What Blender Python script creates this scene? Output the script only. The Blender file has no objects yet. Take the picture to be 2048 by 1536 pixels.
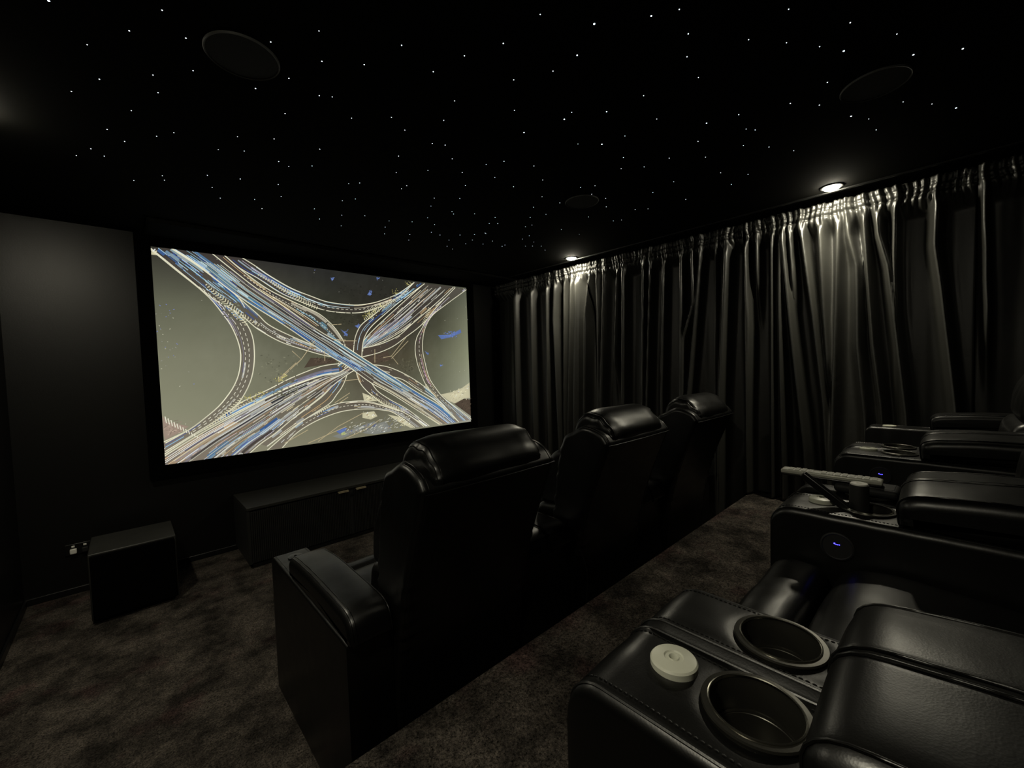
import bpy, math, random
from mathutils import Matrix, Vector, noise
from math import pi, sin, cos, sqrt, exp

C = bpy.context.scene.collection
SC = bpy.context.scene

# ------------------------------------------------------------------ camera
CAM_Z = 1.493
cam_data = bpy.data.cameras.new('camera')
cam_data.sensor_width = 36.0
cam_data.lens = 829.0 / 2048.0 * 36.0
cam_data.clip_start = 0.02
cam = bpy.data.objects.new('camera', cam_data)
C.objects.link(cam)
cam.matrix_world = Matrix.Translation((0, 0, CAM_Z)) @ Matrix((
    (0.7303758, 0.0517589, -0.6810816),
    (-0.6823314, 0.0097041, -0.7309786),
    (-0.0312254, 0.9986125, 0.0424043))).to_4x4()
SC.camera = cam

# ------------------------------------------------------------------ world and exposure
world = bpy.data.worlds.new('world')
SC.world = world
world.use_nodes = True
world.node_tree.nodes['Background'].inputs[0].default_value = (0, 0, 0, 1)
world.node_tree.nodes['Background'].inputs[1].default_value = 0.0
SC.view_settings.view_transform = 'Standard'
SC.view_settings.look = 'None'
SC.view_settings.exposure = 0.0
SC.view_settings.gamma = 1.0
SC.view_settings.use_curve_mapping = False

LAMP = 410.0                      # radiance of the downlight lenses
SPOT_W = 38.0                     # downward beam of each downlight
LAMP_COL = (1.0, 0.93, 0.72)
# x, y of the four lit recessed downlights
DOWNLIGHTS = [(3.40, 2.70), (3.385, 0.558), (-0.41, 2.65), (-0.41, 0.45)]

# ------------------------------------------------------------------ sizes of the room
XL, XR, YF, YB = -0.565, 3.72, 4.20, -2.0
ZC = 2.583
RISE = 0.42
YR = 1.13
ROADS = {
  'bottom_arc': ([(888,819),(1056,950),(1233,1069),(1474,1170),(1630,1190),(1802,1182),(1982,1126),(2123,1069),(2270,999),(2476,836)], [(1008,822),(1125,933),(1266,1013),(1421,1069),(1584,1102),(1798,1102),(1979,1073),(2121,1023),(2359,839)]),
  'loop_low': ([(1550,1583),(1537,1487),(1492,1382),(1392,1274),(1274,1187),(1148,1102),(1004,1018),(814,894)], [(1639,1551),(1617,1443),(1571,1345),(1510,1266),(1443,1189),(1279,1096),(1085,985),(889,853)]),
  'sw_main': ([(85,818),(366,995),(655,1153),(911,1283),(1119,1375),(1372,1458),(1531,1481),(1649,1548)], [(608,684),(813,865),(961,963),(1133,1096),(1362,1260),(1493,1371),(1628,1464),(1715,1512)]),
  'inner_sw': ([(151,977),(470,1124),(634,1205),(721,1264),(914,1352),(1122,1455),(1376,1549),(1550,1573)], [(106,844),(367,1015),(656,1167),(911,1290),(1119,1383),(1372,1461),(1545,1487)]),
  'left_arc': ([(192,2459),(272,2383),(349,2310),(419,2247),(482,2187),(553,2106),(616,2008),(670,1914),(711,1795),(728,1696),(726,1611),(706,1498),(667,1400),(616,1319),(554,1240),(472,1165),(359,1076),(201,986)], [(245,2424),(421,2280),(555,2147),(654,2073),(722,2008),(790,1919),(825,1812),(831,1697),(823,1581),(799,1465),(756,1359),(690,1252),(621,1192),(538,1130),(445,1072),(197,921)]),
  'inner_left': ([(746,2009),(816,1934),(888,1872),(1055,1773),(1293,1690),(1443,1649),(1538,1636)], [(729,2156),(870,2017),(956,1926),(1127,1835),(1296,1761),(1431,1714),(1538,1641)]),
  'nw_blue': ([(192,2468),(273,2392),(419,2254),(554,2127),(665,2060),(763,1996)], [(308,2491),(468,2379),(617,2256),(729,2156),(779,2068)]),
  'low_right': ([(1889,1472),(2101,1424),(2237,1382),(2390,1280),(2654,1108),(2954,839)], [(1858,1560),(2048,1533),(2241,1455),(2443,1334),(2657,1166),(3017,840)]),
  'curve_low': ([(1714,1495),(1750,1378),(1833,1270),(1983,1144),(2124,1078),(2272,995),(2498,837)], [(1832,1405),(1873,1363),(1942,1271),(2079,1172),(2275,1051),(2543,835)]),
  'ne_main': ([(2552,2470),(2248,2211),(2006,1999),(1835,1836),(1742,1715),(1534,1550)], [(2967,2476),(2707,2264),(2368,1998),(2113,1843),(1921,1760),(1793,1699),(1598,1532)]),
  'inner_right': ([(1789,1639),(1962,1680),(2136,1752),(2290,1855),(2473,1982),(2765,2232),(3103,2466)], [(1802,1728),(2003,1777),(2210,1871),(2368,1998),(2707,2264),(2952,2470)]),
  'right_arc': ([(2978,2469),(2719,2228),(2554,2045),(2493,1954),(2424,1849),(2398,1726),(2412,1585),(2459,1442),(2528,1295),(2634,1172),(2781,1023),(2954,839)], [(3146,2460),(2822,2244),(2644,2115),(2549,1985),(2504,1850),(2493,1708),(2519,1564),(2566,1390),(2661,1249),(2749,1148),(2949,998),(3157,842)]),
  'brown_nw': ([(572,2488),(716,2365),(869,2241),(1071,2104),(1276,1956),(1422,1859),(1561,1772)], [(652,2490),(788,2367),(958,2243),(1143,2155),(1318,2082),(1399,2040),(1488,1964),(1556,1877),(1609,1780),(1614,1731)]),
  'top_arc': ([(652,2490),(765,2392),(886,2329),(1077,2210),(1314,2123),(1471,2084),(1673,2078),(1819,2096),(1947,2142),(2138,2219),(2335,2347),(2530,2466)], [(782,2486),(878,2429),(977,2362),(1149,2270),(1324,2210),(1475,2170),(1719,2160),(1895,2190),(2034,2237),(2221,2325),(2421,2467)]),
  'blue_ramp': ([(2421,2467),(2253,2311),(2080,2196),(1925,2072),(1796,1970),(1740,1883),(1710,1790),(1695,1671)], [(2552,2466),(2250,2248),(2075,2107),(1902,1958),(1825,1852),(1794,1757),(1780,1637)]),
  'main': ([(318,2486),(469,2386),(730,2163),(1063,1938),(1302,1764),(1465,1649),(1630,1546),(1729,1473),(1873,1363),(2084,1241),(2378,1041),(2679,835)], [(572,2488),(716,2365),(869,2241),(1071,2104),(1276,1956),(1422,1859),(1561,1780),(1706,1682),(1990,1496),(2139,1404),(2386,1243),(2711,1044),(2954,835)]),
}
CHEVRONS = [[(505,2243,5),(578,2163,14),(655,2087,22),(711,2021,28),(745,1981,32),(789,1897,7)],[(875,2364,6),(988,2305,12),(1092,2241,18),(1201,2183,23),(1300,2129,23),(1388,2096,12)],[(757,1996,20),(817,1956,12),(890,1901,7)],[(433,1053,4),(502,1100,13),(573,1154,18),(634,1205,23),(684,1257,17),(723,1311,9)],[(633,1193,14),(719,1232,11),(808,1276,6)],[(1843,1248,10),(1949,1170,19),(2078,1105,19),(2253,1025,8)],[(1821,2093,11),(1940,2144,16),(2072,2197,16),(2190,2252,8)],[(1808,2007,7),(1919,2099,14),(1995,2156,15)],[(2605,2201,20),(2545,2082,17),(2486,1984,13)],[(2499,1318,17),(2583,1226,15),(2670,1162,8)],[(1278,1081,7),(1372,1135,12),(1452,1177,13)]]
LINES = [[(1328,1793),(1202,1620),(1157,1574)],[(1127,1697),(1202,1620),(997,1427)],[(998,1442),(1157,1589)],[(2290,1855),(2103,1645),(2177,1554)],[(2310,1811),(2102,1618)],[(1546,1797),(1729,1800)],[(1543,1401),(1727,1410)],[(1311,836),(1505,957),(1763,1064)],[(1581,830),(1772,890),(1939,976)],[(1498,1812),(1620,1806)],[(1415,1698),(1410,1601)],[(1919,1716),(1913,1577)],[(2103,1645),(2008,1628)],[(1484,1191),(1636,1279)],[(1516,1180),(1617,1238)],[(1586,1962),(1458,1948)],[(1221,833),(1587,947)],[(1024,863),(1228,959)]]
BLOBS = [('sand',[(2718,1188),(2885,1207),(3036,1249),(3162,1315),(3158,1115),(3055,1113),(2927,1061),(2832,1099)]),('sand',[(1773,1270),(1842,1239),(1930,1171),(1786,1183)]),('sand',[(1763,1064),(1889,1069),(1923,1013),(1848,986),(1761,1013)]),('sand',[(2036,1019),(2190,976),(2348,836),(2306,841),(2148,934)]),('pink',[(195,1200),(209,1153),(259,1135),(350,1097),(285,1052),(202,1011),(194,1051)]),('sand',[(195,2460),(216,2432),(235,2422),(193,2422)]),('water',[(2703,1886),(2819,1880),(2941,1913),(3030,1967),(3041,1926),(2915,1872),(2747,1838)]),('water',[(1865,2275),(1903,2331),(1920,2315),(1900,2270)]),('water',[(1973,2468),(1995,2467),(1981,2434)]),('water',[(1504,2408),(1527,2398),(1518,2373)]),('water',[(1576,1912),(1647,1865),(1638,1840)]),('water',[(1719,1952),(1780,1971),(1752,1928)]),('water',[(1487,910),(1578,940),(1585,906),(1518,881)]),('water',[(2516,1700),(2570,1671),(2558,1652)]),('water',[(2711,1543),(2745,1533),(2721,1514)]),('grey',[(1753,858),(1938,940),(2013,950),(2085,832),(1877,824)]),('grey',[(1453,865),(1884,964),(1919,943),(1532,829)]),('green',[(1535,895),(1576,898),(1574,865),(1541,861)]),('dark',[(1558,1715),(1725,1715),(1746,1800),(1546,1797)]),('dark',[(1290,1634),(1537,1624),(1519,1583),(1227,1541)]),('dark',[(1807,1621),(2068,1699),(2102,1609),(1912,1559)]),('dark',[(2903,1063),(3055,1113),(3157,1094),(3153,884)])]
BUSHES = [(821,1289),(782,1263),(759,1287),(861,1323),(1040,1463),(1011,1426),(1846,2060),(1938,2109),(2015,2175),(2175,2331),(2339,2439),(1899,2046),(1882,2079)]
STARS = [(-104,1788,2),(137,1621,1),(66,1782,1),(-34,1942,1),(200,1705,1),(407,1548,1),(510,1400,1),(562,1529,1),(234,1869,1),(130,1987,1),(-12,2136,1),(500,1695,1),(-92,2292,1),(149,2097,1),(421,1835,1),(617,1724,1),(658,1699,1),(75,2305,1),(548,1933,1),(-1,2543,1),(161,2478,1),(216,2395,1),(433,2256,1),(55,2621,1),(-62,2802,1),(386,2442,1),(482,2380,1),(563,2172,1),(753,2133,1),(-117,2929,1),(-18,2854,1),(635,2388,1),(688,2411,1),(779,2331,1),(92,3107,1),(204,2942,1),(216,3001,1),(384,2789,1),(526,2731,1),(426,2953,1),(703,2678,1),(485,3099,1),(648,2996,1),(760,2847,1),(717,3133,1),(980,2929,1),(1071,2683,1),(1162,2933,1),(1069,3099,1),(1239,3148,1),(1007,2418,1),(1001,893,1),(1315,597,1),(1271,667,2),(1159,804,2),(1432,621,1),(737,1283,1),(991,1054,1),(925,1184,1),(1225,924,2),(1532,670,1),(680,1449,1),(885,1321,1),(1219,1032,1),(1140,1161,1),(1674,689,1),(1610,884,1),(1041,1408,1),(1271,1296,1),(1471,1146,1),(1584,1045,2),(771,1788,1),(898,1674,1),(1082,1548,1),(1486,1200,2),(1805,929,1),(1421,1389,2),(989,1724,1),(1145,1741,1),(1201,1714,1),(1816,1098,1),(1698,1289,1),(1793,1214,2),(2144,888,1),(1078,1952,1),(1304,1802,1),(1531,1651,1),(1479,1737,1),(1691,1585,1),(1995,1218,1),(2194,1062,1),(2096,1295,1),(2178,1200,1),(1154,2123,1),(1274,1991,1),(1434,1892,1),(1614,1822,1),(1855,1671,1),(2496,1182,1),(1052,2370,1),(1279,2234,1),(1275,2291,1),(1547,2015,1),(1783,1845,1),(2114,1594,1),(2165,1522,1),(2541,1342,1),(2252,1610,1),(1124,2606,1),(1503,2287,1),(1633,2190,1),(2031,1839,1),(2380,1591,1),(2827,1257,1),(2200,1833,1),(1557,2413,1),(2114,1996,1),(2510,1675,1),(2719,1574,1),(2781,1508,1),(1723,2407,1),(1758,2437,1),(1872,2343,1),(2283,2034,1),(1290,2846,1),(1654,2612,1),(2033,2307,1),(2237,2148,1),(2573,1872,1),(2795,1804,1),(2829,1754,1),(1468,2837,1),(1609,2754,1),(2083,2433,1),(2134,2393,1),(2366,2257,1),(2352,2313,1),(1771,2703,1),(1507,2979,1),(2631,2184,1),(2848,2170,1),(1846,2871,1),(1740,3022,1),(1574,3127,1),(2154,2706,1),(2211,2629,1),(2536,2453,1),(1806,3158,1),(2074,2956,1),(2695,2554,1),(2248,2953,1),(2376,2870,1),(2162,3114,1),(2557,2819,1),(2728,2690,1),(2842,2599,1),(1577,369,1),(1795,248,1),(1981,149,1),(1616,495,1),(1733,412,1),(1845,339,1),(1939,286,2),(2162,118,2),(2261,-5,2),(2103,361,1),(2220,328,2),(2146,497,1),(2260,416,1),(2520,168,1),(2642,84,1),(2771,12,2),(2477,338,2),(2570,287,1),(2721,276,1),(2060,673,1),(2015,795,2),(2213,691,1),(2255,665,1),(2368,753,1),(2490,671,1),(2638,596,1),(2338,930,1),(2600,949,1),(2752,851,1),(2822,967,1),(2199,2625,1),(2386,2752,1),(2552,2774,1),(2250,3157,1),(2555,2553,1),(2775,2646,1),(1939,2888,1),(2231,2834,1),(2068,2789,1),(2965,2666,1)]
RIDGES = [([(3693,2373),(3700,765)],78),([(3426,2397),(3432,787)],48),([(3184,2461),(3202,701)],52),([(3056,2439),(3086,2001),(3041,614)],64),([(2925,2455),(2966,1028)],34),([(2823,2475),(2918,729)],40),([(2738,2459),(2804,741)],90),([(2586,2431),(2657,1994),(2703,848)],37),([(2506,2489),(2496,2050),(2512,1051)],42),([(2420,2400),(2442,2007),(2489,1052)],35),([(2261,2475),(2313,1600)],27),([(2202,2429),(2233,1083)],32),([(1991,2420),(2023,1093)],30),([(1919,2405),(1980,1095)],24),([(1791,2411),(1828,1250)],23),([(1631,2438),(1649,1174)],30),([(1538,2357),(1527,1992),(1626,1678),(1633,1175)],29),([(1469,2417),(1504,2019),(1585,1176)],28),([(1346,2360),(1358,1259)],19),([(1263,2328),(1315,1186)],51),([(1123,2462),(1119,1263)],31),([(1256,2408),(1288,1592)],18),([(1128,2472),(1104,1741),(1118,1099)],31),([(1049,2452),(1046,2204)],16),([(946,2335),(945,952)],22),([(889,2411),(895,1874),(878,804)],28),([(880,2409),(824,1716),(737,822)],37),([(835,2426),(816,2129)],18),([(766,2437),(688,1775),(629,1155)],29),([(658,2520),(629,1840),(606,1484)],38),([(551,2515),(561,1831),(582,914)],31),([(496,2297),(453,2086),(446,1546),(408,1097)],35),([(423,2410),(369,1542),(327,1143)],22),([(347,2259),(302,2056),(251,1535),(211,1111)],28),([(271,2429),(274,2114),(256,1536)],18),([(87,2372),(94,2135),(66,1889),(1,1161)],28),([(-100,2371),(-115,1745)],14)]

# ------------------------------------------------------------------ materials
def srgb(v):
    v = v / 255.0
    return v / 12.92 if v <= 0.04045 else ((v + 0.055) / 1.055) ** 2.4

def mat(name, col, rough=0.5, metal=0.0, spec=0.5, bump=0.0, bscale=50.0, col2=None, cscale=8.0, emit=None, estr=0.0, sheen=0.0, trans=0.0, coat=0.0, detail=4.0):
    m = bpy.data.materials.new(name)
    m.use_nodes = True
    nt = m.node_tree
    b = nt.nodes['Principled BSDF']
    b.inputs['Base Color'].default_value = (*col, 1)
    b.inputs['Roughness'].default_value = rough
    b.inputs['Metallic'].default_value = metal
    b.inputs['Specular IOR Level'].default_value = spec
    if sheen:
        b.inputs['Sheen Weight'].default_value = sheen
        b.inputs['Sheen Roughness'].default_value = 0.4
    if trans: b.inputs['Transmission Weight'].default_value = trans
    if coat: b.inputs['Coat Weight'].default_value = coat
    if emit:
        b.inputs['Emission Color'].default_value = (*emit, 1)
        b.inputs['Emission Strength'].default_value = estr
    tc = nt.nodes.new('ShaderNodeTexCoord')
    if col2:
        n = nt.nodes.new('ShaderNodeTexNoise'); n.inputs['Scale'].default_value = cscale
        n.inputs['Detail'].default_value = 5
        r = nt.nodes.new('ShaderNodeValToRGB')
        r.color_ramp.elements[0].position = 0.35; r.color_ramp.elements[1].position = 0.65
        r.color_ramp.elements[0].color = (*col, 1); r.color_ramp.elements[1].color = (*col2, 1)
        nt.links.new(tc.outputs['Object'], n.inputs['Vector'])
        nt.links.new(n.outputs['Fac'], r.inputs['Fac'])
        nt.links.new(r.outputs['Color'], b.inputs['Base Color'])
    if bump:
        n = nt.nodes.new('ShaderNodeTexNoise'); n.inputs['Scale'].default_value = bscale
        n.inputs['Detail'].default_value = detail
        bp = nt.nodes.new('ShaderNodeBump'); bp.inputs['Strength'].default_value = bump
        bp.inputs['Distance'].default_value = 0.004
        nt.links.new(tc.outputs['Object'], n.inputs['Vector'])
        nt.links.new(n.outputs['Fac'], bp.inputs['Height'])
        nt.links.new(bp.outputs['Normal'], b.inputs['Normal'])
    return m

def carpet_mat():
    m = bpy.data.materials.new('carpet')
    m.use_nodes = True
    nt = m.node_tree; N = nt.nodes; L = nt.links
    b = N['Principled BSDF']
    b.inputs['Roughness'].default_value = 1.0
    b.inputs['Specular IOR Level'].default_value = 0.05
    tc = N.new('ShaderNodeTexCoord')
    def noi(s, d, rough=0.6):
        n = N.new('ShaderNodeTexNoise'); n.inputs['Scale'].default_value = s
        n.inputs['Detail'].default_value = d; n.inputs['Roughness'].default_value = rough
        L.new(tc.outputs['Object'], n.inputs['Vector']); return n
    def ramp(src, p0, c0, p1, c1):
        r = N.new('ShaderNodeValToRGB')
        r.color_ramp.elements[0].position = p0; r.color_ramp.elements[0].color = (*c0, 1)
        r.color_ramp.elements[1].position = p1; r.color_ramp.elements[1].color = (*c1, 1)
        L.new(src.outputs['Fac'], r.inputs['Fac']); return r
    big = ramp(noi(5.0, 6), 0.38, (0.026, 0.0235, 0.0215), 0.64, (0.098, 0.087, 0.078))
    tint = ramp(noi(3.3, 3), 0.56, (1, 1, 1), 0.68, (1.0, 0.78, 0.84))
    fine = ramp(noi(120, 4, 0.85), 0.36, (0.12, 0.12, 0.12), 0.66, (2.5, 2.45, 2.4))
    mid = ramp(noi(26, 5, 0.75), 0.3, (0.55, 0.55, 0.55), 0.7, (1.6, 1.57, 1.5))
    prev = big
    for o in (tint, fine, mid):
        mx = N.new('ShaderNodeMix'); mx.data_type = 'RGBA'; mx.blend_type = 'MULTIPLY'
        mx.inputs[0].default_value = 1.0
        L.new(prev.outputs[0] if prev is big else prev.outputs[2], mx.inputs[6])
        L.new(o.outputs[0], mx.inputs[7]); prev = mx
    L.new(prev.outputs[2], b.inputs['Base Color'])
    bp = N.new('ShaderNodeBump'); bp.inputs['Strength'].default_value = 1.0
    bp.inputs['Distance'].default_value = 0.02
    L.new(noi(150, 3, 0.8).outputs['Fac'], bp.inputs['Height'])
    L.new(bp.outputs['Normal'], b.inputs['Normal'])
    return m

def leather_mat():
    m = mat('black_leather', (0.0016, 0.0016, 0.0014), rough=0.40, spec=0.46)
    nt = m.node_tree; N = nt.nodes; L = nt.links
    b = N['Principled BSDF']; tc = N.new('ShaderNodeTexCoord')
    v = N.new('ShaderNodeTexVoronoi'); v.inputs['Scale'].default_value = 420
    n = N.new('ShaderNodeTexNoise'); n.inputs['Scale'].default_value = 9; n.inputs['Detail'].default_value = 6
    mp = N.new('ShaderNodeMapping'); mp.inputs['Scale'].default_value = (1, 2, 2)
    L.new(tc.outputs['Object'], mp.inputs['Vector'])
    L.new(mp.outputs['Vector'], n.inputs['Vector']); L.new(tc.outputs['Object'], v.inputs['Vector'])
    b1 = N.new('ShaderNodeBump'); b1.inputs['Strength'].default_value = 0.09; b1.inputs['Distance'].default_value = 0.0006
    b2 = N.new('ShaderNodeBump'); b2.inputs['Strength'].default_value = 0.10; b2.inputs['Distance'].default_value = 0.006
    L.new(v.outputs['Distance'], b1.inputs['Height']); L.new(n.outputs['Fac'], b2.inputs['Height'])
    L.new(b2.outputs['Normal'], b1.inputs['Normal']); L.new(b1.outputs['Normal'], b.inputs['Normal'])
    n2 = N.new('ShaderNodeTexNoise'); n2.inputs['Scale'].default_value = 14; n2.inputs['Detail'].default_value = 4
    mr = N.new('ShaderNodeMapRange'); mr.inputs[3].default_value = 0.30; mr.inputs[4].default_value = 0.42
    L.new(tc.outputs['Object'], n2.inputs['Vector']); L.new(n2.outputs['Fac'], mr.inputs[0]); L.new(mr.outputs[0], b.inputs['Roughness'])
    return m

def emission_mat(name, col, strength, sample=True):
    m = bpy.data.materials.new(name); m.use_nodes = True
    nt = m.node_tree; nt.nodes.clear()
    e = nt.nodes.new('ShaderNodeEmission'); o = nt.nodes.new('ShaderNodeOutputMaterial')
    e.inputs[0].default_value = (*col, 1); e.inputs[1].default_value = strength
    nt.links.new(e.outputs[0], o.inputs[0])
    if not sample: m.cycles.emission_sampling = 'NONE'
    return m

M = dict(
    leather=leather_mat(),
    wall=mat('black_wall_paint', (0.0032, 0.0032, 0.0029), rough=0.40, spec=0.45, bump=0.08, bscale=120),
    ceiling=mat('black_ceiling_paint', (0.010, 0.010, 0.009), rough=0.95, spec=0.03, bump=0.05, bscale=90),
    carpet=carpet_mat(),
    gloss=mat('black_gloss_trim', (0.005, 0.005, 0.005), rough=0.35, spec=0.5, bump=0.03, bscale=40),
    velvet=mat('black_velvet', (0.0015, 0.0015, 0.0015), rough=1.0, spec=0.02, bump=0.1, bscale=300),
    curtain=mat('black_satin_curtain', (0.023, 0.023, 0.020), rough=0.42, spec=0.85, bump=0.22, bscale=30, detail=8),
    cup=mat('black_anodised_metal', (0.06, 0.058, 0.050), rough=0.33, metal=0.8, bump=0.02, bscale=200),
    chrome=mat('dull_chrome', (0.45, 0.44, 0.38), rough=0.25, metal=1.0, bump=0.02, bscale=200),
    gold=mat('brass', (0.75, 0.64, 0.42), rough=0.5, metal=0.7, bump=0.02, bscale=100),
    wood=mat('black_wood', (0.007, 0.007, 0.006), rough=0.55, bump=0.15, bscale=60, col2=(0.011, 0.011, 0.010), cscale=20),
    woodtop=mat('black_wood_top', (0.014, 0.014, 0.012), rough=0.5, bump=0.1, bscale=60, col2=(0.018, 0.018, 0.016), cscale=20),
    cap=mat('frosted_plastic', (0.66, 0.67, 0.56), rough=0.35, bump=0.05, bscale=80, trans=0.25),
    plastic=mat('black_plastic', (0.004, 0.004, 0.004), rough=0.3, bump=0.03, bscale=150),
    matte=mat('matte_black_plastic', (0.003, 0.003, 0.003), rough=0.7, bump=0.05, bscale=150),
    silver=mat('silver_plastic', (0.44, 0.44, 0.38), rough=0.35, metal=0.2, bump=0.03, bscale=150),
    button=mat('grey_rubber_button', (0.52, 0.52, 0.46), rough=0.5, bump=0.03, bscale=150),
    grille=mat('speaker_mesh', (0.045, 0.045, 0.042), rough=0.8, bump=0.8, bscale=700),
    ring=mat('speaker_ring', (0.09, 0.09, 0.085), rough=0.6, bump=0.05, bscale=50),
    white=mat('white_plastic', (0.75, 0.74, 0.68), rough=0.4, bump=0.02, bscale=50),
    lens=emission_mat('downlight_lens', LAMP_COL, LAMP),
    blue=emission_mat('blue_indicator', (0.06, 0.05, 1.0), 6.0),
    star1=emission_mat('fibre_tip_dim', (0.80, 0.92, 1.0), 3.0, False),
    star2=emission_mat('fibre_tip_bright', (0.72, 0.88, 1.0), 7.0, False),
)

# ------------------------------------------------------------------ mesh helpers
class MB:
    def __init__(s): s.v = []; s.f = []
    def add(s, v, f):
        o = len(s.v); s.v += [tuple(p) for p in v]; s.f += [tuple(i + o for i in q) for q in f]; return s
    def box(s, x0, x1, y0, y1, z0, z1):
        return s.add([(x0, y0, z0), (x1, y0, z0), (x1, y1, z0), (x0, y1, z0), (x0, y0, z1), (x1, y0, z1), (x1, y1, z1), (x0, y1, z1)],
                     [(0, 3, 2, 1), (4, 5, 6, 7), (0, 1, 5, 4), (1, 2, 6, 5), (2, 3, 7, 6), (3, 0, 4, 7)])
    def tube(s, pts, r, n=8):
        pts = [Vector(p) for p in pts]; rings = []
        for i, p in enumerate(pts):
            d = (pts[min(i + 1, len(pts) - 1)] - pts[max(i - 1, 0)]).normalized()
            a = d.orthogonal().normalized() if i == 0 else (pa - d * pa.dot(d)).normalized()
            pa = a; b = d.cross(a)
            rings.append([p + (a * cos(2 * pi * k / n) + b * sin(2 * pi * k / n)) * r for k in range(n)])
        v = [q for R in rings for q in R]; f = []
        for i in range(len(rings) - 1):
            for k in range(n):
                f.append((i * n + k, i * n + (k + 1) % n, (i + 1) * n + (k + 1) % n, (i + 1) * n + k))
        f.append(tuple(range(n))[::-1]); f.append(tuple((len(rings) - 1) * n + k for k in range(n)))
        return s.add(v, f)
    def lathe(s, prof, cx=0, cy=0, cz=0, n=48, axis='z', cap=False):
        v = []; f = []
        for r, h in prof:
            for k in range(n):
                a = 2 * pi * k / n
                if axis == 'z': v.append((cx + r * cos(a), cy + r * sin(a), cz + h))
                else: v.append((cx - h, cy + r * cos(a), cz + r * sin(a)))
        for i in range(len(prof) - 1):
            for k in range(n):
                f.append((i * n + k, i * n + (k + 1) % n, (i + 1) * n + (k + 1) % n, (i + 1) * n + k))
        if cap: f.append(tuple(range(n)))
        return s.add(v, f)
    def build(s, name, m, parent=None, loc=(0, 0, 0), bevel=0.0, ang=40, seg=3, kind=None):
        me = bpy.data.meshes.new(name)
        me.from_pydata(s.v, [], s.f)
        me.validate(); me.update()
        import bmesh
        bm = bmesh.new(); bm.from_mesh(me)
        bmesh.ops.recalc_face_normals(bm, faces=bm.faces)
        bm.to_mesh(me); bm.free()
        for p in me.polygons: p.use_smooth = True
        me.set_sharp_from_angle(angle=math.radians(ang))
        me.materials.append(m)
        o = bpy.data.objects.new(name, me); C.objects.link(o)
        o.location = loc
        if parent is not None: o.parent = parent
        if bevel:
            b = o.modifiers.new('bevel', 'BEVEL'); b.width = bevel; b.segments = seg; b.limit_method = 'ANGLE'
            b.angle_limit = math.radians(35)
            b.harden_normals = False
        if kind: o['kind'] = kind
        return o

def rpoly(pts, n=6):
    """closed polygon of (y, z, radius) with rounded corners"""
    out = []; m = len(pts)
    for i in range(m):
        p = Vector(pts[i][:2]); a = Vector(pts[i - 1][:2]); b = Vector(pts[(i + 1) % m][:2]); r = pts[i][2]
        if r <= 0: out.append(p); continue
        d1 = (a - p); d2 = (b - p)
        k1 = min(r, d1.length * 0.49); k2 = min(r, d2.length * 0.49)
        s = p + d1.normalized() * k1; e = p + d2.normalized() * k2
        for j in range(n + 1):
            t = j / n
            out.append(s * (1 - t) ** 2 + p * 2 * t * (1 - t) + e * t * t)
    return out

def resample(poly, step):
    out = []
    m = len(poly)
    for i in range(m):
        a = poly[i]; b = poly[(i + 1) % m]; L = (b - a).length
        if L < 1e-6: continue
        k = max(1, int(round(L / step)))
        for j in range(k): out.append(a.lerp(b, j / k))
    return out

def pnormals(poly):
    m = len(poly); area = 0
    for i in range(m):
        a = poly[i]; b = poly[(i + 1) % m]; area += a.x * b.y - b.x * a.y
    sg = 1 if area > 0 else -1
    out = []
    for i in range(m):
        d = (poly[(i + 1) % m] - poly[i - 1])
        nrm = Vector((d.y, -d.x)) * sg
        out.append(nrm.normalized() if nrm.length > 1e-9 else Vector((0, 1)))
    return out

def loft(mb, poly, x0, x1, r, step=0.02, xstep=0.03, disp=None, seams=(), seam_w=0.006, seam_d=0.006, pipes=(), pipe_r=0.0028):
    """sweep a closed (y, z) outline along x with pillowed ends; seams sink, pipes stand proud"""
    poly = resample(poly, step); nr = pnormals(poly); n = len(poly)
    xs = []
    for j in range(7):
        a = pi / 2 * j / 6
        xs.append((x0 + r * (1 - cos(a)), r * (1 - sin(a))))
    k = max(2, int((x1 - x0 - 2 * r) / xstep))
    inner = [x0 + r + (x1 - x0 - 2 * r) * j / k for j in range(1, k)]
    for s_ in seams:
        inner += [s_ - 2 * seam_w, s_ - seam_w, s_ - seam_w * .4, s_, s_ + seam_w * .4, s_ + seam_w, s_ + 2 * seam_w]
    inner = sorted(x for x in inner if x0 + r < x < x1 - r)
    xs += [(x, 0.0) for x in inner]
    for j in range(7):
        a = pi / 2 * (6 - j) / 6
        xs.append((x1 - r * (1 - cos(a)), r * (1 - sin(a))))
    v = []
    for x, ins in xs:
        dip = 0.0
        for s_ in seams: dip += seam_d * exp(-((x - s_) / seam_w) ** 2)
        for p, q in zip(poly, nr):
            d = -ins - dip
            if disp: d += disp(x, p.x, p.y, q)
            w = p + q * d
            v.append((x, w.x, w.y))
    f = []
    for i in range(len(xs) - 1):
        for j in range(n):
            f.append((i * n + j, i * n + (j + 1) % n, (i + 1) * n + (j + 1) % n, (i + 1) * n + j))
    c = Vector((0, 0))
    for p in poly: c += p
    c /= n
    base = len(v)
    v.append((x0, c.x, c.y)); v.append((x1, c.x, c.y))
    for j in range(n):
        f.append((base, (j + 1) % n, j)); e = (len(xs) - 1) * n
        f.append((base + 1, e + j, e + (j + 1) % n))
    mb.add(v, f)
    for px, ins in pipes:
        pts = []
        for p, q in zip(poly, nr):
            d = 0.0008 - ins
            if disp: d += disp(px, p.x, p.y, q)
            w = p + q * d
            pts.append((px, w.x, w.y))
        mb.tube(pts + [pts[0]], pipe_r, 6)
    return mb

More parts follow.
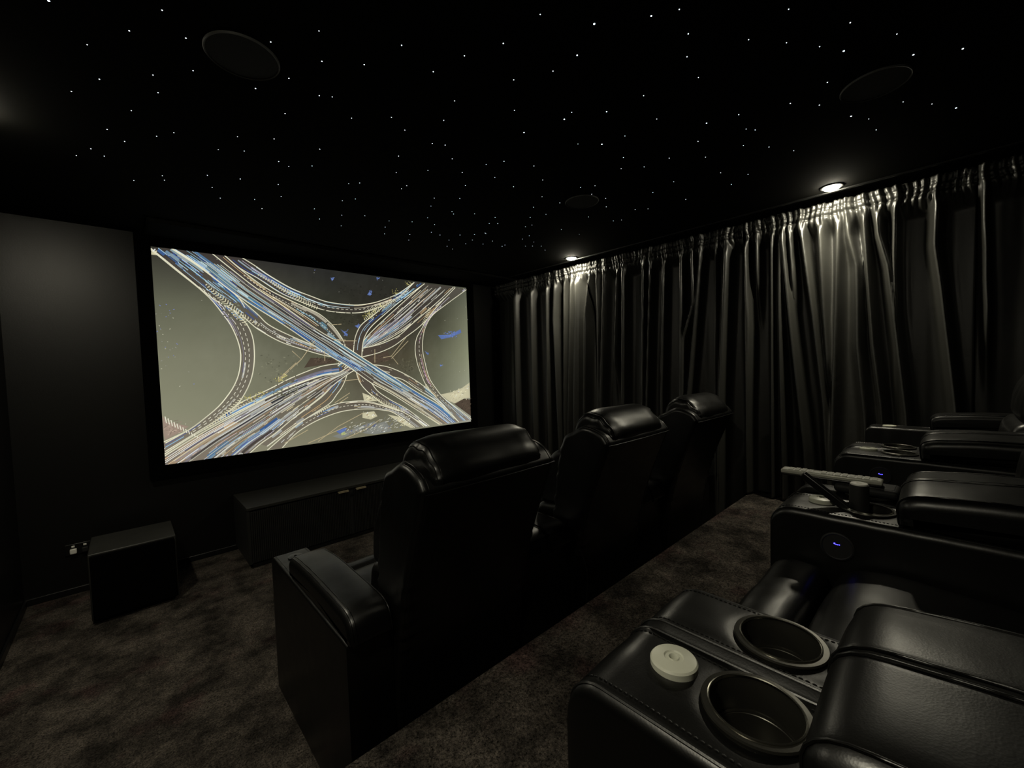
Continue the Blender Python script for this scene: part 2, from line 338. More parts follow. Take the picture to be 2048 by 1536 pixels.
def empty(name, loc=(0, 0, 0), rz=0.0):
    o = bpy.data.objects.new(name, None); C.objects.link(o)
    o.location = loc; o.rotation_euler = (0, 0, rz); o.empty_display_size = 0.1
    return o

def tag(o, label, cat, group=None, kind=None):
    o['label'] = label; o['category'] = cat
    if group: o['group'] = group
    if kind: o['kind'] = kind
    return o

def kids(o): return [c for c in bpy.data.objects if c.parent == o]
def copy_tree(o, parent=None):
    c = o.copy(); C.objects.link(c); c.parent = parent
    for ch in kids(o): copy_tree(ch, c)
    return c

def fn(x, y, z): return noise.noise(Vector((x, y, z)))

# ------------------------------------------------------------------ the room
T = 0.12
MB().box(XL - T, XR + T, YB - T, YF + T, -T, 0).build('floor', M['carpet'], kind='structure')
MB().box(XL, XR, YB, YR, 0.001, RISE).build('floor', M['carpet'], kind='structure', bevel=0.012)
MB().box(XL - T, XR + T, YB - T, YF + T, ZC, ZC + T).build('ceiling', M['ceiling'], kind='structure')
MB().box(XL - T, XR + T, YF, YF + T, 0, ZC).build('wall_front', M['wall'], kind='structure')
MB().box(XL - T, XR + T, YB - T, YB, 0, ZC).build('wall_back', M['wall'], kind='structure')
MB().box(XL - T, XL, YB, YF, 0, ZC).build('wall_left', M['wall'], kind='structure')
MB().box(XR, XR + T, YB, YF, 0, ZC).build('wall_right', M['wall'], kind='structure')
def skirting(name, x0, x1, y0, y1, z0):
    MB().box(x0, x1, y0, y1, z0, z0 + 0.045).build(name, M['gloss'], kind='structure', bevel=0.005)
skirting('baseboard_front', XL, XR, YF - 0.014, YF, 0)
skirting('baseboard_left', XL, XL + 0.014, YR, YF - 0.014, 0)
MB().box(0.16, XR, YF - 0.46, YF, ZC - 0.028, ZC).build('trim_1', M['ceiling'], kind='structure', bevel=0.014, seg=4)
MB().box(XR - 0.26, XR - 0.24, YB, YF - 0.46, ZC - 0.012, ZC).build('trim_2', M['gloss'], kind='structure', bevel=0.004)

# ------------------------------------------------------------------ downlights
def downlight(x, y, label):
    t = empty('downlight', (x, y, ZC))
    tag(t, label, 'downlight', 'recessed ceiling downlights')
    MB().lathe([(0.046, 0.0), (0.046, -0.003), (0.049, -0.006), (0.058, -0.005), (0.061, 0.0)], n=48).build('trim_ring', M['matte'], t)
    MB().lathe([(0.045, -0.001), (0.044, -0.008), (0.039, -0.014), (0.025, -0.018), (0.0001, -0.020)], n=40).build('lens', M['lens'], t)
    ld = bpy.data.lights.new('beam', 'SPOT'); ld.energy = SPOT_W; ld.color = LAMP_COL; ld.spot_size = math.radians(120); ld.spot_blend = 1.0; ld.shadow_soft_size = 0.045
    lo = bpy.data.objects.new('beam', ld); C.objects.link(lo); lo.location = (0, 0, -0.075); lo.parent = t
    return t
LB = ['lit round downlight above the curtains, nearest the front wall', 'lit round downlight above the curtains, level with the rear seats',
      'lit round downlight near the left wall at the front', 'lit round downlight near the left wall beside the walkway']
for (x, y), l in zip(DOWNLIGHTS, LB): downlight(x, y, l)

# ------------------------------------------------------------------ ceiling speakers
def ceiling_speaker(x, y, r, label):
    t = empty('ceiling_speaker', (x, y, ZC))
    tag(t, label, 'ceiling speaker', 'round ceiling speakers')
    MB().lathe([(r - 0.006, -0.0005), (r - 0.006, -0.005), (r - 0.002, -0.007), (r, -0.004), (r, 0.0)], n=64).build('rim', M['ring'], t)
    MB().lathe([(r - 0.006, -0.0005), (r - 0.006, -0.0035), (r * 0.5, -0.0042), (0.0001, -0.0045)], n=64).build('grille', M['grille'], t)
ceiling_speaker(0.352, 1.68, 0.112, 'round black ceiling speaker at the left, above the near left seat')
ceiling_speaker(2.300, 1.725, 0.112, 'round black ceiling speaker beside the curtains towards the screen')
ceiling_speaker(2.27, 0.235, 0.112, 'faint round ceiling speaker above the rear row at the right')

# ------------------------------------------------------------------ fibre optic stars
star_mesh = {}
for k, r in ((1, 0.0017), (2, 0.0025)):
    mb = MB().lathe([(r, 0.0), (r, -0.0006), (r * 0.7, -0.0013), (0.00005, -0.0016)], n=8)
    o = mb.build('star_light', M['star%d' % k]); star_mesh[k] = o.data
    bpy.data.objects.remove(o)
for x, y, k in STARS:
    o = bpy.data.objects.new('star_light', star_mesh[k]); C.objects.link(o)
    o.location = (x / 1000, y / 1000, ZC)
    s = 0.85 + 0.35 * random.Random(x * 31 + y).random()
    o.scale = (s, s, 1)
    if k == 2: tag(o, 'brighter white star point of the fibre optic starry ceiling', 'star light', 'brighter stars in the ceiling')
    else: tag(o, 'tiny faint white star point of the fibre optic starry ceiling', 'star light', 'fainter stars in the ceiling')

# ------------------------------------------------------------------ projection screen
scr = empty('projector_screen', (0, YF - 0.04, 0))
tag(scr, 'wide wall screen in a black frame showing a road interchange at night', 'screen')
SX0, SX1, SZ0, SZ1 = 0.192, 3.150, 0.817, 2.484
FB = 0.094
mb = MB()
mb.box(SX0 - FB, SX0, -0.02, 0.04, SZ0 - FB, SZ1 + FB); mb.box(SX1, SX1 + FB, -0.02, 0.04, SZ0 - FB, SZ1 + FB)
mb.box(SX0, SX1, -0.02, 0.04, SZ0 - FB, SZ0); mb.box(SX0, SX1, -0.02, 0.04, SZ1, SZ1 + FB)
mb.build('frame', M['velvet'], scr)

BG = [[(52, 51, 44), (50, 48, 44), (46, 45, 42), (42, 42, 40), (42, 42, 38), (44, 44, 38), (58, 58, 48), (90, 92, 78)],
      [(98, 99, 82), (100, 101, 83), (84, 84, 68), (54, 55, 44), (48, 46, 38), (46, 45, 38), (70, 70, 56), (118, 120, 99)],
      [(124, 124, 103), (122, 122, 102), (108, 108, 90), (84, 84, 66), (74, 66, 54), (78, 74, 58), (98, 99, 80), (136, 139, 113)],
      [(136, 136, 113), (130, 130, 108), (118, 117, 96), (106, 105, 85), (88, 84, 70), (92, 92, 76), (110, 112, 92), (152, 154, 132)],
      [(150, 142, 124), (142, 138, 116), (130, 127, 106), (124, 121, 100), (122, 120, 98), (130, 128, 108), (140, 139, 118), (160, 159, 146)]]
def bg(x, z):
    u = min(max((x - SX0) / (SX1 - SX0), 0), 1) * 7; v = (1 - min(max((z - SZ0) / (SZ1 - SZ0), 0), 1)) * 4
    i = min(int(u), 6); j = min(int(v), 3); a = u - i; b = v - j
    return tuple((BG[j][i][k] * (1 - a) + BG[j][i + 1][k] * a) * (1 - b) + (BG[j + 1][i][k] * (1 - a) + BG[j + 1][i + 1][k] * a) * b for k in range(3))

class Pic:
    def __init__(s): s.v = []; s.f = []; s.c = []; s.h = 0.0
    def clip(s, P):
        for ax, lim, sg in ((0, SX0, 1), (0, SX1, -1), (1, SZ0, 1), (1, SZ1, -1)):
            Q = []
            for i in range(len(P)):
                a = P[i]; b = P[(i + 1) % len(P)]
                ia = (a[ax] - lim) * sg >= 0; ib = (b[ax] - lim) * sg >= 0
                if ia: Q.append(a)
                if ia != ib:
                    t = (lim - a[ax]) / (b[ax] - a[ax])
                    Q.append((a[0] + (b[0] - a[0]) * t, a[1] + (b[1] - a[1]) * t))
            P = Q
            if len(P) < 3: return []
        return P
    def poly(s, P, cols):
        Q = s.clip(P)
        if len(Q) < 3: return
        if not isinstance(cols[0], (tuple, list)): cols = None if cols is None else [cols]
        o = len(s.v)
        for p in Q:
            s.v.append((p[0], -s.h, p[1]))
            if len(cols) == len(P):
                k = min(range(len(P)), key=lambda i: (P[i][0] - p[0]) ** 2 + (P[i][1] - p[1]) ** 2)
                c = cols[k]
            else: c = cols[0]
            s.c.append(c)
        s.f.append(tuple(range(o, o + len(Q))))
    def up(s, d=0.00001): s.h += d
pic = Pic()
NX, NZ = 90, 50
for i in range(NX):
    for j in range(NZ):
        P = []; cc = []
        for a, b in ((0, 0), (1, 0), (1, 1), (0, 1)):
            x = SX0 + (SX1 - SX0) * (i + a) / NX; z = SZ0 + (SZ1 - SZ0) * (j + b) / NZ
            n_ = fn(x * 9, z * 9, 3) * 5 + fn(x * 28, z * 28, 9) * 4
            dx, dz = x - 1.75, z - 1.75
            q = exp(-(dx * dx * 0.9 + dz * dz * 2.0)) * 10
            c = bg(x, z); P.append((x, z)); cc.append(tuple(max(0, k + n_ * (q / 10) * 1.6) for k in c))
        pic.poly(P, cc)
pic.up(0.0002)
rnd = random.Random(7)

def along(pts, n):
    """smooth resample of a polyline in metres by arc length"""
    P = [Vector((a / 1000, b / 1000)) for a, b in pts]
    Q = []
    for i in range(len(P) - 1):
        p0 = P[max(i - 1, 0)]; p1 = P[i]; p2 = P[i + 1]; p3 = P[min(i + 2, len(P) - 1)]
        for j in range(10):
            t = j / 10
            Q.append(0.5 * ((2 * p1) + (p2 - p0) * t + (2 * p0 - 5 * p1 + 4 * p2 - p3) * t * t + (3 * p1 - p0 - 3 * p2 + p3) * t ** 3))
    Q.append(P[-1])
    L = [0]
    for i in range(1, len(Q)): L.append(L[-1] + (Q[i] - Q[i - 1]).length)
    out = []; k = 0
    for i in range(n + 1):
        d = L[-1] * i / n
        while k < len(L) - 2 and L[k + 1] < d: k += 1
        t = (d - L[k]) / max(L[k + 1] - L[k], 1e-9)
        out.append(Q[k].lerp(Q[k + 1], min(max(t, 0), 1)))
    return out

def strip(a, b, cols):
    for i in range(len(a) - 1):
        pic.poly([tuple(a[i]), tuple(b[i]), tuple(b[i + 1]), tuple(a[i + 1])], [cols[i], cols[i], cols[i + 1], cols[i + 1]])
    pic.up()

def line(pts, w, col):
    a = []; b = []
    for i, p in enumerate(pts):
        d = (pts[min(i + 1, len(pts) - 1)] - pts[max(i - 1, 0)])
        if d.length < 1e-9: d = Vector((1, 0))
        d.normalize(); q = Vector((-d.y, d.x)) * w / 2
        a.append(p + q); b.append(p - q)
    strip(a, b, [col] * len(pts) if not isinstance(col, list) else col)

BLUE = [(95, 150, 205), (60, 110, 190), (140, 185, 220), (45, 80, 160), (170, 205, 225), (200, 222, 232)]
CYAN = [(150, 195, 210), (110, 165, 190), (190, 220, 225), (215, 230, 230)]
WARM = [(225, 210, 165), (205, 170, 120), (240, 230, 200), (190, 150, 110), (235, 225, 195)]
LILA = [(165, 155, 168), (190, 182, 196), (150, 146, 165), (215, 210, 222), (130, 124, 145)]
WHITE = [(235, 235, 220), (250, 250, 238), (215, 215, 204), (225, 228, 222)]
DARK = [(66, 60, 56), (82, 72, 66), (54, 54, 58), (94, 84, 76)]
# road: number of trails, [(from, to, across0, across1, palette, density weight)], edge line width
SPEC = {
 'left_arc': (26, [(0, .35, 0, 1, BLUE, 4), (.2, .6, .0, .5, LILA, 3), (.5, .8, 0, 1, WHITE, 1), (.8, 1, 0, 1, BLUE, 1)]),
 'nw_blue': (60, [(0, 1, .2, 1, BLUE, 5), (0, 1, .3, 1, CYAN, 2), (0, .5, 0, .3, DARK, 1)]),
 'inner_left': (34, [(0, 1, .3, 1, BLUE, 2), (0, 1, 0, 1, WHITE, 2), (.4, 1, .2, .8, WARM, 2), (.4, 1, 0, .8, LILA, 1)]),
 'brown_nw': (40, [(0, .5, 0, 1, DARK, 3), (0, 1, 0, 1, WARM, 3), (.55, 1, .2, .7, CYAN, 3)]),
 'loop_low': (18, [(0, .3, 0, .6, BLUE, 3), (0, 1, 0, 1, WARM, 2), (.4, 1, 0, 1, WHITE, 2)]),
 'top_arc': (46, [(0, .3, 0, 1, BLUE, 5), (0, .25, .1, 1, LILA, 2), (.25, .6, .4, 1, CYAN, 4), (.55, .8, .2, 1, WARM, 3), (.8, 1, 0, 1, BLUE, 4)]),
 'ne_main': (190, [(0, 1, 0, 1, WARM, 4), (0, 1, 0, 1, WHITE, 3), (.3, .9, .2, .7, LILA, 4), (.4, .9, .5, .8, BLUE, 2), (0, 1, 0, 1, DARK, 4), (.5, 1, 0, .5, CYAN, 2)]),
 'blue_ramp': (32, [(0, .5, 0, 1, CYAN, 3), (.0, 1, .2, 1, BLUE, 4)]),
 'inner_right': (18, [(0, 1, 0, 1, WARM, 3), (.5, 1, 0, 1, DARK, 2), (.6, 1, 0, 1, WHITE, 2)]),
 'right_arc': (30, [(0, .35, 0, 1, LILA, 4), (.2, .7, .5, .9, [(190, 130, 175), (210, 170, 190)], 2), (.35, .8, 0, 1, WARM, 2), (.8, 1, 0, 1, BLUE, 4)]),
 'low_right': (26, [(0, .5, 0, 1, WARM, 2), (.4, 1, 0, 1, WHITE, 3), (.5, 1, 0, 1, CYAN, 2)]),
 'curve_low': (26, [(0, .5, 0, .6, WARM, 2), (.2, .7, .3, 1, BLUE, 2), (.4, 1, 0, 1, WHITE, 3), (.5, 1, 0, 1, LILA, 2)]),
 'bottom_arc': (24, [(0, 1, 0, 1, WHITE, 3), (0, .4, 0, 1, BLUE, 1), (.3, .8, 0, 1, WARM, 1)]),
 'inner_sw': (44, [(0, .5, 0, 1, WHITE, 2), (.5, 1, .5, 1, BLUE, 3), (.3, .6, .5, 1, BLUE, 3), (.5, 1, .3, 1, LILA, 3)]),
 'sw_main': (300, [(0, .35, 0, .35, [(225, 190, 150), (235, 205, 160), (200, 175, 150)], 6), (0, 1, .1, 1, LILA, 5), (0, 1, 0, 1, WHITE, 7), (.1, 1, 0, 1, WARM, 3), (0, .45, .5, .9, BLUE, 2), (0, 1, 0, 1, DARK, 3)]),
 'main': (210, [(0, .22, 0, .6, BLUE, 6), (0, .35, .5, 1, LILA, 3), (0, .3, .1, .8, CYAN, 4), (.2, .6, 0, .45, BLUE, 7), (.1, .5, .4, 1, DARK, 6), (.35, .75, .3, 1, CYAN, 5), (.55, 1, .4, 1, BLUE, 6), (.6, 1, .3, .8, WHITE, 3), (.6, 1, 0, .4, WARM, 2)]),
}
for name, (Lp, Rp) in ROADS.items():
    N = 44; A = along(Lp, N); B = along(Rp, N)
    cols = []
    for i in range(N + 1):
        m_ = (A[i] + B[i]) / 2; c = bg(m_.x, m_.y)
        cols.append((c[0] * 0.68 + 27, c[1] * 0.66 + 24, c[2] * 0.67 + 23))  # road tone pales with the backdrop: projector haze put into the colour
    strip(A, B, cols)
    cnt, zones = SPEC[name]
    tot = sum(z[5] for z in zones)
    for z in zones:
        for _ in range(int(cnt * z[5] / tot)):
            t = z[2] + (z[3] - z[2]) * rnd.random()
            t = min(max(t, 0.05), 0.95)
            ln = rnd.choice((0.03, 0.06, 0.1, 0.2, 0.35))
            if z[4] is DARK: ln = rnd.choice((0.1, 0.2, 0.4))
            s0 = z[0] + (z[1] - z[0]) * rnd.random() * 0.9; s1 = min(s0 + ln, z[1])
            i0 = int(s0 * N); i1 = max(int(s1 * N), i0 + 1)
            i1 = min(i1, N)
            if i1 <= i0: continue
            W_ = (A[(i0 + i1) // 2] - B[(i0 + i1) // 2]).length
            big = rnd.random() < 0.22
            w = rnd.uniform(0.010, 0.026) if big else rnd.uniform(0.0025, 0.0055)
            c = rnd.choice(z[4])
            if big:
                k = 0.62; c = tuple(v * k + 22 for v in c)
            pts = [A[i].lerp(B[i], t) for i in range(i0, i1 + 1)]
            line(pts, w, c)
    for t, w in ((0.0, 0.0078), (1.0, 0.0078)):
        cl = []
        for i in range(N + 1):
            p = A[i].lerp(B[i], t)
            g = 222 + 26 * fn(p.x * 4, p.y * 4, 5)
            cl.append((g, g * 0.985, g * 0.86))
        line([A[i].lerp(B[i], t) for i in range(N + 1)], w, cl)
    if name in ('main', 'sw_main', 'ne_main'):
        for t in (0.18, 0.36, 0.5, 0.62, 0.8):
            line([A[i].lerp(B[i], t) for i in range(2, N - 1)], 0.005, (190, 190, 172))
BC = {'sand': (212, 206, 172), 'pink': (168, 148, 132), 'water': (100, 122, 178), 'grey': (140, 142, 134), 'green': (190, 200, 130), 'dark': (84, 72, 60)}
def dashes(A, B, t, w, c, a0, a1):
    N = len(A) - 1; i = a0
    while i < min(a1, N - 1):
        line([A[i].lerp(B[i], t), A[i].lerp(B[i], t).lerp(A[i + 1].lerp(B[i + 1], t), 0.55)], w, c); i += 1
for name, ts in (('left_arc', (0.33, 0.62)), ('inner_left', (0.4,)), ('loop_low', (0.35, 0.68)), ('inner_right', (0.4,)), ('low_right', (0.45,)), ('curve_low', (0.5,)),
                 ('bottom_arc', (0.45,)), ('inner_sw', (0.4,)), ('top_arc', (0.4,)), ('right_arc', (0.5,)), ('brown_nw', (0.5,))):
    A = along(ROADS[name][0], 44); B = along(ROADS[name][1], 44)
    h0 = pic.h
    if name in ('loop_low', 'inner_sw', 'low_right', 'inner_right'): continue
    for t in ts: dashes(A, B, t, 0.0045, (225, 222, 200), 8, 40)
hold = pic.h
for kname, pts in BLOBS:
    pic.h = 0.00015 if kname in ('dark', 'grey', 'pink', 'sand') else hold
    P = [(a / 1000, b / 1000) for a, b in pts]
    c = BC[kname]
    # soft irregular patch: many small splashes inside the outline
    cx = sum(p[0] for p in P) / len(P); cz = sum(p[1] for p in P) / len(P)
    pic.h = 0.00021
    pic.h += 0.0000002 * len(pic.f) * 0
    if kname == 'water': pic.h = hold + 0.00002
    n = len(P)
    for i in range(n):
        pic.poly([(cx, cz), P[i], P[(i + 1) % n]], [c, tuple(v * 0.9 for v in c), tuple(v * 0.9 for v in c)])
pic.h = hold + 0.00003
def mottling(x0, x1, z0, z1, n, cols, L=0.018, w=0.006, slope=0.6):
    for _ in range(n):
        x = rnd.uniform(x0, x1); z = rnd.uniform(z0, z1); a = rnd.uniform(-1, 1) * 0.5 + slope
        d = Vector((cos(a), sin(a))) * L * rnd.uniform(.4, 1.4)
        line([Vector((x, z)), Vector((x, z)) + d], w * rnd.uniform(.4, 1.3), rnd.choice(cols))
for kname, pts in BLOBS:
    xs_ = [p[0] / 1000 for p in pts]; zs_ = [p[1] / 1000 for p in pts]
    cx = sum(xs_) / len(xs_); cz = sum(zs_) / len(zs_); rx = (max(xs_) - min(xs_)) * .30; rz = (max(zs_) - min(zs_)) * .30
    c = BC[kname]; n = int(min(40, max(4, rx * rz * 12000)))
    mottling(cx - rx, cx + rx, cz - rz, cz + rz, n, [tuple(v * k for v in c) for k in (.75, .88, 1.08, 1.15)] + ([(230, 232, 225), (150, 128, 100)] if kname in ('sand', 'grey') else []), 0.02, 0.006, 0.5)
TREES = [(0.82, 1.16, 1.42, 1.66), (0.60, 0.74, 1.95, 2.10), (1.40, 1.75, 1.95, 2.10), (0.95, 1.15, 1.28, 1.42), (2.20, 2.45, 1.48, 1.62), (1.55, 2.3, 2.25, 2.38)]
for x0, x1, z0, z1 in TREES:
    b_ = bg((x0 + x1) / 2, (z0 + z1) / 2)
    mottling(x0, x1, z0, z1, 60, [tuple(v * k for v in b_) for k in (.82, .9, 1.08, 1.16)], 0.014, 0.011, 0.2)
mottling(1.60, 2.20, 0.86, 0.98, 60, [(200, 198, 180), (120, 120, 112), (225, 224, 205), (90, 100, 140)], 0.03, 0.005, 0.45)
pic.h = hold + 0.004
for i in range(12):     # white spikes at the lower left
    x = 0.215 + i * 0.017; z = 1.140 - i * 0.013
    line([Vector((x, z)), Vector((x - 0.006, z + 0.052 - i * 0.003))], 0.006, (225, 222, 200))
for l in LINES:
    line([Vector((a / 1000, b / 1000)) for a, b in l], 0.006, (180, 165, 130))
for a, b in BUSHES:
    for _ in range(16):
        x = a / 1000 + rnd.gauss(0, .022); z = b / 1000 + rnd.gauss(0, .014)
        line([Vector((x, z)), Vector((x + rnd.uniform(-.01, .014), z + rnd.uniform(-.004, .012)))], 0.005, rnd.choice([(200, 190, 110), (150, 145, 80), (225, 215, 150)]))
for _ in range(110):    # scattered small lights
    x = rnd.uniform(SX0, SX1); z = rnd.uniform(SZ0, SZ1)
    if rnd.random() < 0.25: x = SX0 + rnd.random() * 0.12; z = 1.55 + rnd.random() * 0.5
    c = rnd.choice([(190, 188, 165), (150, 150, 140), (120, 130, 190)])
    line([Vector((x, z)), Vector((x + rnd.uniform(-.01, .01), z + rnd.uniform(-.008, .008)))], 0.004, c)
for ch in CHEVRONS:
    P = along([(a, b) for a, b, w in ch], 30)
    ws = [w / 1000 for a, b, w in ch]
    L_ = sum((P[i + 1] - P[i]).length for i in range(30))
    n = int(L_ / 0.021)
    P = along([(a, b) for a, b, w in ch], n)
    for i in range(1, n):
        u = i / n * (len(ws) - 1); k = min(int(u), len(ws) - 2); w = ws[k] + (ws[k + 1] - ws[k]) * (u - k)
        d = (P[min(i + 1, n)] - P[i - 1]).normalized(); q = Vector((-d.y, d.x))
        line([P[i] + q * w - d * w * .6, P[i], P[i] - q * w - d * w * .6], 0.0075, (205, 200, 168))
me = bpy.data.meshes.new('picture')
me.from_pydata(pic.v, [], pic.f)
ca = me.color_attributes.new('tone', 'FLOAT_COLOR', 'POINT')
for i, c in enumerate(pic.c):
    ca.data[i].color = (srgb(max(c[0], 0)), srgb(max(c[1], 0)), srgb(max(c[2], 0)), 1)
pm = bpy.data.materials.new('projected_picture'); pm.use_nodes = True
nt = pm.node_tree; nt.nodes.clear()
at = nt.nodes.new('ShaderNodeVertexColor'); at.layer_name = 'tone'
em = nt.nodes.new('ShaderNodeEmission'); ou = nt.nodes.new('ShaderNodeOutputMaterial')
em.inputs[1].default_value = 1.0  # picture emits its own light, standing in for a projector shining on it
nt.links.new(at.outputs[0], em.inputs[0]); nt.links.new(em.outputs[0], ou.inputs[0])
me.materials.append(pm)
po = bpy.data.objects.new('picture', me); C.objects.link(po); po.parent = scr
MB().box(SX0, SX1, 0.002, 0.02, SZ0, SZ1).build('screen_panel', M['matte'], scr)

# ------------------------------------------------------------------ curtains
def ridge_disp(y, z):
    d = 0.0
    for pts, w in RIDGES:
        zz = z * 1000
        if zz >= pts[0][1]: yk = pts[0][0] + (pts[0][0] - pts[1][0]) / max(pts[0][1] - pts[1][1], 1) * (zz - pts[0][1]) * 0.3
        elif zz <= pts[-1][1]: yk = pts[-1][0] + (pts[-1][0] - pts[-2][0]) / (pts[-2][1] - pts[-1][1]) * (pts[-1][1] - zz) * 0.5
        else:
            for a, b in zip(pts, pts[1:]):
                if b[1] <= zz <= a[1]:
                    t = (a[1] - zz) / (a[1] - b[1]); t = t; yk = a[0] + (b[0] - a[0]) * t; break
        s = (8 + w * 0.62) / 1000
        q = (y - yk / 1000) / s
        if abs(q) < 3:
            fade = 1.0 if zz > pts[-1][1] or pts[-1][1] < 1300 else exp(-((pts[-1][1] - zz) / 300) ** 2)
            d = max(d, (0.105 + w * 0.0006) * exp(-q * q) * fade)
    return d
def curtain(y0, y1, zb, label, seed):
    zt = 2.545
    ny = int((y0 - y1) / 0.0085); zs = []
    z = zt
    while z > zb: zs.append(z); z -= 0.008 if z > 2.40 else (0.02 if z > 2.2 else 0.035)
    zs.append(zb)
    v = []
    for i in range(ny + 1):
        y = y0 + (y1 - y0) * i / ny
        ph = 3.0 * fn(y * 3.1, 0, seed)
        for z in zs:
            d = ridge_disp(y, z)
            d += 0.012 * (0.5 + fn(y * 9 + 0.4 * z, z * 0.25, seed)) + 0.003 * fn(y * 22, z * 1.3, seed + 4)
            d += 0.0015 * fn(y * 20, z * 38, 2) * max(0, fn(y * 3, z * 2, 8) + .3)
            t = min(max((z - 2.33) / 0.11, 0), 1); t = t * t * (3 - 2 * t)
            g = 0.085 + 0.010 * sin(y * 190 + ph * 4 + 1.5 * sin(z * 30 + y * 10)) + 0.006 * sin(y * 83 + ph * 7) + 0.004 * fn(y * 60, z * 30, 4)
            g += -0.010 * exp(-((z - 2.462) / 0.008) ** 2) - 0.007 * exp(-((z - 2.505) / 0.006) ** 2)
            d = d * (1 - 0.80 * t) + g * t
            v.append((3.668 - d, y, z))
    nz = len(zs); f = []
    for i in range(ny):
        for j in range(nz - 1):
            f.append((i * nz + j, i * nz + j + 1, (i + 1) * nz + j + 1, (i + 1) * nz + j))
    o = MB().add(v, f).build('curtain', M['curtain'], ang=180)
    s = o.modifiers.new('thickness', 'SOLIDIFY'); s.thickness = 0.002; s.offset = 1
    tag(o, label, 'curtain', 'black curtains along the right wall')
curtain(4.12, 2.605, 0.012, 'black pleated curtain beside the screen, under the farther downlight', 1)
curtain(2.60, 1.145, 0.012, 'black pleated curtain hanging behind the two far front-row headrests', 2)
curtain(1.122, -0.07, RISE + 0.012, 'black curtain with fanning folds lit by the nearer downlight', 3)
curtain(-0.075, -1.85, RISE + 0.012, 'dark curtain at the right edge behind the far rear seat', 5)

# ------------------------------------------------------------------ seats
def seat_noise(sc, amp, seed, stretch=1.0):
    return lambda x, y, z, q: amp * fn(x * sc * stretch + seed, y * sc, z * sc) + amp * .4 * fn(x * sc * 3, y * sc * 3, z * sc * 3 + seed)
SW = 0.585
def arm_pad(parent, x0, x1, seed, split=True, name='armrest_pad'):
    mb = MB()
    mid = (x0 + x1) / 2
    prof = rpoly([(-0.272, 0.650, 0.01), (-0.266, 0.728, 0.055), (-0.50, 0.748, 0.2), (-0.90, 0.738, 0.07), (-0.925, 0.652, 0.01)])
    def dsp(x, y, z, q):
        e = 0.010 * (1 - ((x - mid) / ((x1 - x0) / 2)) ** 2) * max(q.y, 0)
        return e + 0.0022 * fn(x * 12 + seed, y * 9, z * 9)
    if split:
        loft(mb, prof, x0, x1, 0.028, 0.014, 0.02, dsp, seams=(mid,), seam_w=0.0055, seam_d=0.005,
             pipes=((mid - 0.0075, 0.0), (mid + 0.0075, 0.0), (x0 + 0.02, 0.0012), (x1 - 0.02, 0.0012)), pipe_r=0.0022)
    else:
        loft(mb, prof, x0, x1, 0.022, 0.014, 0.02, dsp, pipes=((x0 + 0.012, 0.0022), (x0 + 0.022, 0.0004), (x1 - 0.012, 0.0022)), pipe_r=0.0020)
    return mb.build(name, M['leather'], parent, ang=60)

def arm_body(mb, x0, x1, seed, ztop=0.560):
    loft(mb, rpoly([(0, 0.03, 0.01), (0, ztop, 0), (-0.89, ztop, 0), (-0.89, 0.03, 0.01)]), x0, x1, 0.006, 0.05, 0.08)

